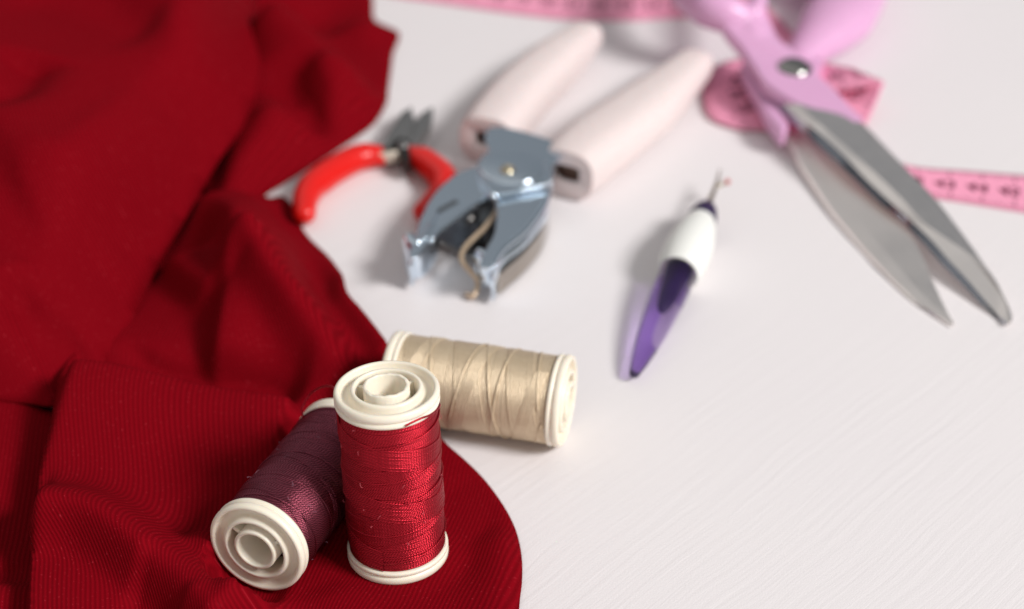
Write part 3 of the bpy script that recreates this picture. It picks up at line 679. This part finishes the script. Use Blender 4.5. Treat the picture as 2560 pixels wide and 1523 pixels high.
nose = catmull([(-31.8,474.7,9), (-30.7,471.3,9), (-28.7,471.7,9), (-26.3,476.6,9), (-25.0,481.2,9)], 20)
V, F = tube(nose, 2.0, 6.9, 20, 4, True); obj("jaw_nose", V, F, chrome, hp, sharp=60)
V, F = tube(catmull([(-22.9,489.0,15.6), (-20.5,491.7,15.6), (-17.7,494.8,15.6)], 10), 0.9, 0.35, 12); obj("slot", V, F, slot_mat, hp)
V, F = tube(catmull([(-23.4,488.1,15.5), (-24.9,482.2,15.5), (-26.1,476.8,15.5), (-27.1,471.8,15.5)], 16), 0.45, 0.5, 10); obj("crease", V, F, chrome, hp)
V, F = tube(catmull([(-5.4,501.2,14.8), (-8.7,498.1,14.8), (-12.6,493.2,14.8), (-15.7,488.4,14.8), (-21.0,480.2,14.8), (-22.7,477.5,14.8), (-25.1,471.8,14.8)], 40), 0.9, 0.9, 12); obj("rolled_edge", V, F, chrome, hp)
# right jaw
j2 = [(-4.8,499.9,15), (-2.7,500.9,15), (3.9,503.2,15), (10.7,506.0,15), (11.9,504.9,15), (11.6,499.9,15), (10.7,495.0,15), (7.9,486.6,15), (5.4,480.7,15), (3.4,476.8,15), (1.0,473.2,15), (-1.4,469.8,15), (-3.6,465.8,15), (-4.9,461.4,15), (-5.7,457.4,15), (-6.8,456.3,15), (-9.2,456.7,15), (-9.9,457.8,15), (-9.2,462.5,15), (-7.4,469.2,15), (-6.1,473.4,15), (-5.2,477.6,15), (-4.7,485.4,15), (-4.8,491.8,15)]
V, F = prism(j2, depth=1.5); obj("jaw_plate", V, F, chrome, hp, bevel=0.4, segs=3)
wall = catmull([(11.6,504.2,14.4), (10.5,495.6,14.4), (7.7,487.3,14.4), (3.3,477.7,14.4), (-1.5,470.6,14.4), (-3.7,466.3,14.4), (-5.1,461.3,14.4), (-5.9,458.0,14.4)], 40); V = np.vstack([wall, np.c_[wall[:, :2], np.full(40, 2.2)]])
w_ = obj("side_wall", V, [(i, i + 1, 41 + i, 40 + i) for i in range(39)], chrome, hp); md = w_.modifiers.new("thickness", 'SOLIDIFY'); md.thickness = 1.1 * U; md.offset = 0
V, F = tube(catmull([(11.7,505.1,14.4), (11.4,500.1,14.4), (10.6,495.5,14.4), (7.8,487.1,14.4), (3.4,477.3,14.4), (-1.4,470.3,14.4), (-3.6,466.1,14.4), (-5.0,461.3,14.4), (-5.8,457.9,14.4)], 48), 1.0, 1.0, 12); obj("rolled_edge", V, F, chrome, hp)
V, F = tube(catmull([(-10.1,468.1,8.2), (-8.6,466.2,8.2), (-7.0,466.2,8.2), (-5.9,468.1,8.2)], 12), 1.5, 6.4, 18, 4); obj("jaw_nose", V, F, chrome, hp, sharp=60)
# hinge plate with the rivet
hingeO = [(-11.5,511.9,17), (-11.3,517.1,17), (-9.6,522.3,17), (-7.5,525.4,17), (-8.9,531.7,17), (-9.2,537.2,17), (-7.7,541.8,17), (-3.8,542.7,17), (0.2,540.8,17), (4.1,539.0,17), (8.5,536.2,17), (13.6,532.6,17), (19.1,526.3,17), (16.7,522.8,17), (14.2,517.5,17), (12.6,512.4,17), (12.2,505.6,17), (10.6,502.9,17), (3.9,500.1,17), (-2.7,497.1,17), (-6.0,497.5,17), (-8.5,501.8,17), (-10.5,506.4,17)]
V, F = prism(hingeO, depth=1.3); obj("hinge_plate", V, F, chrome, hp, bevel=0.2, segs=2)
dc = np.array([(0.1,514.0,17.05)][0]); dk = 10.9
V, F = lathe([(0, 0.55), (dk - 0.8, 0.5), (dk - 0.3, 0.35), (dk, -0.1), (dk, -0.8)], 72, (np.eye(3), dc)); obj("hinge_disc", V, F, chrome, hp, sharp=50)
V, F = lathe([(0, 0.35), (0.7, 0.3), (1.2, 0.55), (1.7, 0.95), (2.1, 0.9), (2.5, 0.4), (2.6, 0)], 40, (np.eye(3), np.array([(-1.4,511.3,17.6)][0]))); obj("rivet", V, F, brass, hp)
V, F = lathe([(0, 0.9), (1.2, 0.7), (1.8, 0.1), (1.9, -1)], 32, (np.eye(3), np.array([(-5.9,497.6,16.6)][0]))); obj("rivet", V, F, chrome, hp)
V, F = tube(catmull([(15.8,529.1,13), (13.9,522.1,13), (12.7,513.4,13), (12.0,507.5,13)], 14), 1.0, 2.4, 14, 4); obj("side_wall", V, F, chrome, hp)
# inner works between the plates
V, F = prism([(-11.1,500.1,12), (-7.4,504.2,12), (-5.4,500.9,12), (-5.0,492.0,12), (-5.5,486.4,12), (-8.4,485.6,12), (-10.9,489.6,12)], zb=4); obj("punch_pin_block", V, F, slot_mat, hp, bevel=0.8)
V, F = tube(catmull([(-7.0,510.2,9), (-9.4,500.3,9), (-14.3,493.8,9)], 14), 1.6, 1.6, 14); obj("punch_pin", V, F, chrome_in, hp)
# wire spring
V, F = round_tube(catmull([(-5.0,494.4,12), (-6.8,488.8,12), (-9.2,484.1,11.5), (-12.4,479.1,11), (-14.7,474.9,10.5), (-15.6,471.2,10), (-15.0,468.3,9), (-12.8,466.2,7.5), (-10.8,464.9,5.5), (-10.6,462.9,3.5), (-12.1,460.5,2), (-13.8,462.3,1.5)], 70), 0.85, 12); obj("spring", V, F, wire_mat, hp)
# chip catcher hung on the right jaw
cat_o = smooth_loop([(7.4,503.8,2), (10.8,506.2,2), (12.0,508.7,2), (12.0,502.1,2), (11.0,495.3,2), (9.3,488.2,2), (6.7,481.6,2), (3.6,475.2,2), (0.6,470.2,2), (-2.4,465.5,2), (-4.0,463.3,2), (-5.2,464.1,2), (-4.8,467.4,2), (-2.6,471.8,2), (1.4,480.1,2), (4.7,489.4,2)], 70)
cen = cat_o.mean(0); rings = []
for k, zz in ((1.0, 1.0), (1.0, 7.8), (0.985, 8.4), (0.94, 8.6), (0.90, 8.2)):
    q = cen + (cat_o - cen) * k; q[:, 2] = zz; rings.append(q)
V = np.vstack(rings); n_ = len(cat_o)
F = [(r * n_ + i, r * n_ + (i + 1) % n_, (r + 1) * n_ + (i + 1) % n_, (r + 1) * n_ + i) for r in range(4) for i in range(n_)] + [tuple(4 * n_ + i for i in range(n_))]
obj("chip_catcher", V, F, catcher_mat, hp, sharp=50)
# handle channels and rubber sleeves
def sleeve(axis, wr, hr):
    P = catmull(axis, 46); t = np.linspace(0, 1, 46)
    ra = np.interp(t, *wr); rb = np.interp(t, *hr)
    V, F = tube(P, ra, rb, 32, 2.7, caps=False)
    # rounded far end
    m0 = len(V); d = P[-1] - P[-2]; d /= np.linalg.norm(d); last = V[-32:]
    for k in range(1, 5):
        a = k / 4 * math.pi / 2
        V = np.vstack([V, P[-1] + (last - P[-1]) * max(math.cos(a), 0.03) + d * math.sin(a) * ra[-1] * 0.8])
        b = m0 + (k - 1) * 32
        F += [(b - 32 + j, b - 32 + (j + 1) % 32, b + (j + 1) % 32, b + j) for j in range(32)]
    F.append(tuple(len(V) - 32 + j for j in range(32)))
    o = obj("grip_sleeve", V, F, sleeve_mat, hp, sharp=70)
    s = o.modifiers.new("thickness", 'SOLIDIFY'); s.thickness = 5.6 * U; s.offset = -1
    bv = o.modifiers.new("soft", 'BEVEL'); bv.width = 0.5 * U; bv.segments = 2; bv.limit_method = 'ANGLE'; bv.angle_limit = math.radians(50)
    return o
axL = [(-8.8,545.9,9.6), (-3.0,563.3,9.6), (4.2,581.9,9.6), (13.2,600.4,9.6), (21.6,616.3,9.6), (28.1,629.2,9.6)]
axR = [(18.0,522.5,9.6), (25.7,536.9,9.6), (35.8,552.3,9.6), (46.3,567.8,9.6), (56.9,585.1,9.6), (67.8,604.9,9.6)]
sleeve(axL, ([0, .08, .3, .6, 1], [9.8, 10.6, 10.8, 10.2, 6.6]), ([0, .08, .3, .7, 1], [8.8, 9.2, 9.0, 8.2, 5.5]))
sleeve(axR, ([0, .08, .3, .6, 1], [9.8, 11.2, 12.2, 11.4, 7.2]), ([0, .08, .3, .7, 1], [8.8, 9.3, 9.2, 8.2, 5.5]))
handle_in = mat("shaded_opening_steel", (0.10, 0.055, 0.04), 0.5, metal=0.5); add_noise(handle_in, 300, 3, amp_color=0.2)  # bar coloured dark brown so the sleeve openings look shaded inside
for ax in (axL, axR):
    A_ = catmull(ax, 30)[1:24]
    V, F = tube(A_, 4.4, 4.6, 20, 6); obj("handle_bar", V, F, handle_in, hp)

# ------------------------------------------------------------------ measuring tape
tape_mat = mat("pink_vinyl_tape", (0.93, 0.37, 0.53), 0.45, spec=0.35); add_noise(tape_mat, 900, 3, amp_color=0.05, bump=0.08, dist=0.0001)
print_mat = mat("dark_red_print", (0.16, 0.010, 0.045), 0.55); add_noise(print_mat, 900, 2, amp_color=0.15)
run1_T = [(-68.1,723.0,0.7), (-45.5,712.0,0.7), (-23.6,704.3,0.7), (-3.8,698.4,0.7), (12.4,694.2,0.7), (26.8,690.9,0.7), (49.6,688.8,0.7), (77.0,691.7,0.7), (93.7,688.8,0.7), (103.7,674.0,1), (110.1,652.2,1.2), (113.2,633.8,2), (116.9,616.9,5), (120.9,605.3,9), (125.1,597.5,11.5), (124.6,595.8,9.5), (120.5,594.7,5), (114.7,589.8,2.5), (108.9,584.6,1)]
run1_B = [(-70.4,697.1,0.7), (-48.5,686.8,0.7), (-27.2,679.5,0.7), (-7.8,672.7,0.7), (8.8,667.5,0.7), (22.9,664.4,0.7), (48.2,663.6,0.7), (71.5,666.0,0.7), (84.2,660.9,0.7), (89.5,648.8,1), (94.0,631.8,1.2), (99.5,612.6,2), (110.2,591.4,5), (124.1,586.8,9), (134.0,587.1,11.5), (133.4,584.2,9.5), (130.5,579.5,5), (126.3,571.6,2.5), (118.2,562.7,1)]
run2_T = [(101.1,638.3,1.6), (95.5,631.0,1.6), (87.9,626.7,1.6), (78.7,621.0,1.6), (73.1,608.2,1.6), (70.4,594.8,1.6), (71.7,578.6,1.6), (81.2,570.2,1.6), (91.2,568.3,1.6), (103.3,560.1,1.6), (115.9,548.2,1.6), (124.9,533.5,1), (137.7,524.6,0.7), (152.7,519.3,0.6), (169.7,513.4,0.6), (187.9,507.1,0.6)]
run2_B = [(116.3,621.2,1.2), (110.9,615.9,1.2), (105.9,613.5,1.2), (101.7,610.7,1.2), (98.9,607.3,1.2), (97.0,603.9,1.2), (97.1,598.9,1.2), (98.8,593.9,1.2), (102.9,590.7,1.2), (111.9,579.4,1.2), (122.5,562.3,1.2), (130.2,548.2,1.6), (139.8,542.2,1.2), (157.1,540.1,0.8), (175.5,537.6,0.6), (195.4,535.3,0.6)]
mt = thing("measuring_tape", "pink measuring tape curling across the table beneath the scissors", "measuring tape", (150, 600, 0))
def ribbon(A, B, n=200):
    a, b = catmull(A, n), catmull(B, n); m = (a + b) / 2
    s = np.concatenate([[0], np.cumsum(np.linalg.norm(np.diff(m, axis=0), axis=1))])
    w = 9; V = np.stack([a + (b - a) * k / (w - 1) for k in range(w)], 1)
    F = [(i * w + j, i * w + j + 1, (i + 1) * w + j + 1, (i + 1) * w + j) for i in range(n - 1) for j in range(w - 1)]
    return V.reshape(-1, 3), F, a, b, s
def bent(a, b, s, st):
    """(distance along, fraction across) -> point and surface normal on the ribbon"""
    st = np.asarray(st, float); ss, tt_ = st[:, 0], st[:, 1]
    pa = np.c_[[np.interp(ss, s, a[:, k]) for k in range(3)]].T; pb = np.c_[[np.interp(ss, s, b[:, k]) for k in range(3)]].T
    pa2 = np.c_[[np.interp(ss + .5, s, a[:, k]) for k in range(3)]].T; pb2 = np.c_[[np.interp(ss + .5, s, b[:, k]) for k in range(3)]].T
    p = pa + (pb - pa) * tt_[:, None]; p2 = pa2 + (pb2 - pa2) * tt_[:, None]
    nrm = np.cross(p2 - p, pb - pa); nrm /= np.linalg.norm(nrm, axis=1)[:, None] + 1e-9
    return p, nrm
def glyph(txt):
    cu = bpy.data.curves.new("glyph", 'FONT'); cu.body = txt; cu.size = 1; cu.offset = 0.018; cu.align_x = 'CENTER'; cu.align_y = 'CENTER'
    o = bpy.data.objects.new("glyph", cu); COL.objects.link(o)
    dg = bpy.context.evaluated_depsgraph_get(); me = o.evaluated_get(dg).to_mesh()
    V = np.array([v.co[:2] for v in me.vertices]); F = [tuple(p.vertices) for p in me.polygons]
    bpy.data.objects.remove(o, do_unlink=True); bpy.data.curves.remove(cu)
    return V, F
Vt, Ft, nt_ = [], [], 0
Vp, Fp, np_ = [], [], 0
for (A, B, first, stepn, start, num_dir) in ((run1_T, run1_B, 12, 1, 5.0, 1), (run2_T, run2_B, 30, 1, 3.0, 1)):
    V, F, a, b, s = ribbon(A, B); Vt.append(V); Ft += [tuple(i + nt_ for i in f) for f in F]; nt_ += len(V)
    wid = np.linalg.norm(b - a, axis=1).mean()
    def put(st, F):
        global np_
        p, nrm = bent(a, b, s, st); nrm = nrm * np.where(nrm[:, 2:3] < -0.02, -1, 1)
        for sg in (1,):
            Vp.append(p + nrm * 0.40 * sg); Fp.extend([tuple(i + np_ for i in f) for f in F]); np_ += len(p)
    k = 0; x = start
    while x < s[-1] - 8:
        q = [(x - 0.17, 0.02), (x + 0.17, 0.02), (x + 0.17, 0.26), (x - 0.17, 0.26)]; put(q, [(0, 1, 2, 3)])
        q = [(x - 0.17, 0.74), (x + 0.17, 0.74), (x + 0.17, 0.98), (x - 0.17, 0.98)]; put(q, [(0, 1, 2, 3)])
        for j in range(1, 10):
            xx = x + j * 1.07; ln = 0.16 if j == 5 else 0.10
            put([(xx - 0.10, 0.02), (xx + 0.10, 0.02), (xx + 0.10, ln), (xx - 0.10, ln)], [(0, 1, 2, 3)])
            put([(xx - 0.10, 1 - ln), (xx + 0.10, 1 - ln), (xx + 0.10, 0.98), (xx - 0.10, 0.98)], [(0, 1, 2, 3)])
        gv, gf = glyph(str(first + k * stepn))
        st = np.c_[x - 1.6 + gv[:, 0] * 7.5 * num_dir, 0.5 - gv[:, 1] * 8.2 / wid * num_dir]; put(st, gf)
        x += 10.7; k += 1
tp = obj("tape_band", np.vstack(Vt), Ft, tape_mat, mt)
md = tp.modifiers.new("thickness", 'SOLIDIFY'); md.thickness = 0.45 * U; md.offset = 0
obj("printed_scale", np.vstack(Vp), Fp, print_mat, mt, smooth=False)

# ------------------------------------------------------------------ shears
lilac = mat("lilac_plastic", (0.70, 0.38, 0.60), 0.30, spec=0.45); add_noise(lilac, 350, 3, amp_color=0.02, rough_amp=0.06, bump=0.04, dist=0.0002)
bsdf(lilac).inputs["Subsurface Weight"].default_value = 0.12; bsdf(lilac).inputs["Subsurface Radius"].default_value = (1, .5, .8); bsdf(lilac).inputs["Subsurface Scale"].default_value = 0.003
blade_mat = mat("brushed_blade_steel", (0.95, 0.90, 0.87), 0.36, metal=1.0); add_noise(blade_mat, 900, 4, bump=0.10, dist=0.0001, rough_amp=0.08, stretch=(1, 0.2, 1))
bevel_mat = mat("dark_reflection_bevel_steel", (0.34, 0.36, 0.41), 0.16, metal=1.0); add_noise(bevel_mat, 700, 3, rough_amp=0.06)  # dark reflection put into the bevel's base colour, besides the smoother polish
screw_mat = mat("polished_screw_steel", (0.36, 0.355, 0.34), 0.12, metal=1.0); add_noise(screw_mat, 500, 3, rough_amp=0.06)
scw = [(102.2,588.1,17)][0]
ss_ = thing("scissors", "large shears with lilac plastic handles and open steel blades", "scissors", (scw[0], scw[1], 0))
def blade(name, right, ridge_, cut, thick, flare=0.0, tilt=0.3, bevel_face=2):
    n = 60
    r, g_, c = catmull(right, n), catmull(ridge_, n), catmull(cut, n)
    lo = lambda q, t: np.c_[q[:, :2], q[:, 2] - t]
    dz = np.linalg.norm((c - g_)[:, :2], axis=1)
    c = c.copy(); c[:, 2] = g_[:, 2] - tilt * dz
    th = np.linspace(thick[0], thick[1], n)[:, None] if not np.isscalar(thick) else thick
    rl = r.copy(); rl[:, 2:3] -= th * 0.6; cl = c.copy(); cl[:, 2:3] -= th
    o_ = (c - g_)[:, :2]; o_ /= np.linalg.norm(o_, axis=1)[:, None] + 1e-9; cl[:, :2] += o_ * flare * np.interp(np.arange(n), [0, n * 0.8, n - 1], [1, 0.8, 0])[:, None]
    st = np.stack([r, g_, c, cl, rl], 1); V = st.reshape(-1, 3); F = []
    for i in range(n - 1):
        for j in range(5):
            F.append((i * 5 + j, i * 5 + (j + 1) % 5, (i + 1) * 5 + (j + 1) % 5, (i + 1) * 5 + j))
    F.append((0, 1, 2, 3, 4)); F.append(tuple((n - 1) * 5 + j for j in range(5)))
    mi = [1 if k < 5 * (n - 1) and k % 5 == bevel_face else 0 for k in range(len(F))]
    return obj(name, V, F, None, ss_, smooth=False, mats=[blade_mat, bevel_mat], midx=mi)
blade("blade",
      [(109.0,576.8,14), (116.8,562.3,14), (121.9,549.5,13.3), (127.0,534.9,12.3), (132.2,521.7,11), (137.8,507.1,9.5), (141.8,493.3,8), (146.0,477.0,6.2), (148.9,464.3,4.5), (150.3,455.3,3.4), (150.6,449.4,2.5), (149.9,446.5,2.2), (148.8,445.8,2)],
      [(98.4,569.2,15.4), (103.4,553.1,15.2), (107.1,544.7,14.8), (112.0,534.3,14.1), (120.2,516.9,12.8), (125.8,504.2,11.6), (130.6,492.3,10.2), (136.2,483.6,9.1), (141.9,477.1,7.8), (145.9,472.3,6.7), (148.3,466.7,5.4), (149.7,459.1,4), (149.2,446.4,2)],
      [(93.5,576.2,12.4), (98.2,559.9,12.2), (103.8,546.1,11.6), (109.7,532.7,10.8), (115.8,518.9,9.6), (121.5,506.2,8.4), (127.2,495.0,7.1), (132.3,484.0,6), (136.5,474.6,4.9), (141.3,464.5,3.9), (144.6,457.0,3.1), (147.1,450.8,2.4), (148.6,446.1,1.8)], (3.0, 0.9), flare=2.4)
blade("blade",
      [(102.7,563.4,7.9), (107.7,552.0,7.8), (113.1,537.0,7.5), (118.0,521.0,6.9), (122.8,506.7,6.3), (126.8,495.6,5.6), (128.6,485.0,4.8), (129.6,476.4,4.1), (130.3,466.8,3), (131.1,458.1,2.4), (131.9,451.2,1.9), (132.7,447.0,1.4), (132.8,446.3,1.3)],
      [(100.1,560.5,5.4), (102.9,544.6,4.8), (106.5,529.8,4.3), (110.1,515.0,3.8), (113.6,501.6,3.4), (116.9,490.7,3), (119.7,480.8,3), (122.1,473.2,2.6), (124.4,466.0,2.4), (126.5,460.4,2), (128.5,455.6,1.8), (130.7,450.8,1.6), (132.5,446.2,1.3)],
      [(97.0,559.4,5.4), (99.3,541.9,4.8), (102.5,526.8,4.2), (105.9,511.6,3.7), (109.7,498.7,3.1), (113.2,487.6,2.7), (116.2,478.5,2.3), (118.9,471.2,1.9), (121.6,464.4,1.7), (124.1,458.7,1.4), (126.7,454.6,1.2), (129.6,450.1,1.2), (132.2,446.1,1.1)], (2.0, 0.6), flare=0.6, bevel_face=9)
def fused(name, pieces, voxel, iters=6):
    V, F = join(*pieces); o = obj(name, V, F, lilac, ss_)
    r = o.modifiers.new("fuse", 'REMESH'); r.mode = 'VOXEL'; r.voxel_size = voxel * U; r.use_smooth_shade = True
    s = o.modifiers.new("soften", 'SMOOTH'); s.factor = 0.5; s.iterations = iters
    return o
up = [(121.7,555.4,14), (119.2,550.1,13.5), (114.8,548.7,13.5), (110.2,551.9,14), (104.6,557.2,14.8), (97.7,565.4,15.8), (91.8,573.0,16.8), (89.1,578.2,17.4), (87.2,586.6,18.2), (85.4,593.2,19), (83.6,599.6,20), (80.6,604.0,22), (77.7,610.3,25), (82.5,617.8,27), (89.7,622.7,28), (93.0,621.9,27), (94.8,617.7,25), (96.6,609.8,22.5), (98.5,603.8,20.5), (102.7,599.3,18.8), (106.5,593.4,17.8), (109.8,583.9,16.8), (115.0,572.0,15.6), (119.3,560.5,14.4)]
up = smooth_loop(up, 90)
neck = prism(up, depth=5.5)
bow = round_tube(catmull([(89.7,606.3,20), (86.9,612.8,22), (83.6,614.4,24), (78.0,615.0,26), (71.7,619.8,27.5), (65.9,633.0,28.5), (65.0,654.4,29), (71.6,680.7,29), (84.0,697.5,29), (93.4,690.2,29), (96.9,668.0,28.5), (94.9,642.6,28), (92.9,628.1,27), (90.4,616.2,25)], 80),
                 np.interp(np.linspace(0, 1, 80), [0, .1, .3, .6, .8, 1], [5, 6, 7.5, 6.5, 4, 3.5]), 16, rb=np.interp(np.linspace(0, 1, 80), [0, .1, .3, .6, .8, 1], [4, 6, 8.5, 7, 5, 4]))
fused("handle", [neck, bow], 0.55, 16)
shank = prism([(88.5,607.9,10.5), (91.0,596.6,10.5), (92.2,585.7,10.5), (94.4,570.6,10.5), (96.6,557.8,10.5), (95.7,553.6,10.5), (93.5,550.7,10.5), (91.7,556.1,10.5), (89.4,565.9,10.5), (87.8,579.4,10.5), (85.9,592.0,10.5), (84.7,604.1,10.5)], depth=6.5)
low = prism([(86.6,606.9,11), (100.2,614.6,11), (106.7,625.4,11), (111.3,614.6,11), (116.1,606.9,11), (112.0,595.6,11), (100.6,584.7,11), (91.6,584.7,11)], depth=7)
bow2 = round_tube(catmull([(107.6,611.0,9), (113.9,620.6,10), (120.4,630.4,11), (127.9,643.7,12), (135.7,662.8,12.5), (141.9,687.6,12.5), (143.2,716.2,12.5), (133.9,731.3,12.5), (122.9,724.9,12), (117.0,705.3,12), (115.7,687.6,11.5), (118.6,675.1,11.5), (124.7,667.3,12)], 80),
                  np.interp(np.linspace(0, 1, 80), [0, .1, .22, .45, .7, 1], [6, 9.5, 14, 12, 7, 4.5]), 20, rb=np.interp(np.linspace(0, 1, 80), [0, .1, .22, .6, 1], [5, 7.5, 9.5, 8, 5]))
fused("handle", [shank, low, bow2], 0.6, 16)
V, F = lathe([(0, 3.0), (1.9, 2.9), (3.8, 2.45), (5.4, 1.65), (6.5, 0.7), (6.9, 0), (6.9, -1)], 56, (np.eye(3), np.array([(101.4,587.2,17)][0]))); obj("screw", V, F, screw_mat, ss_)
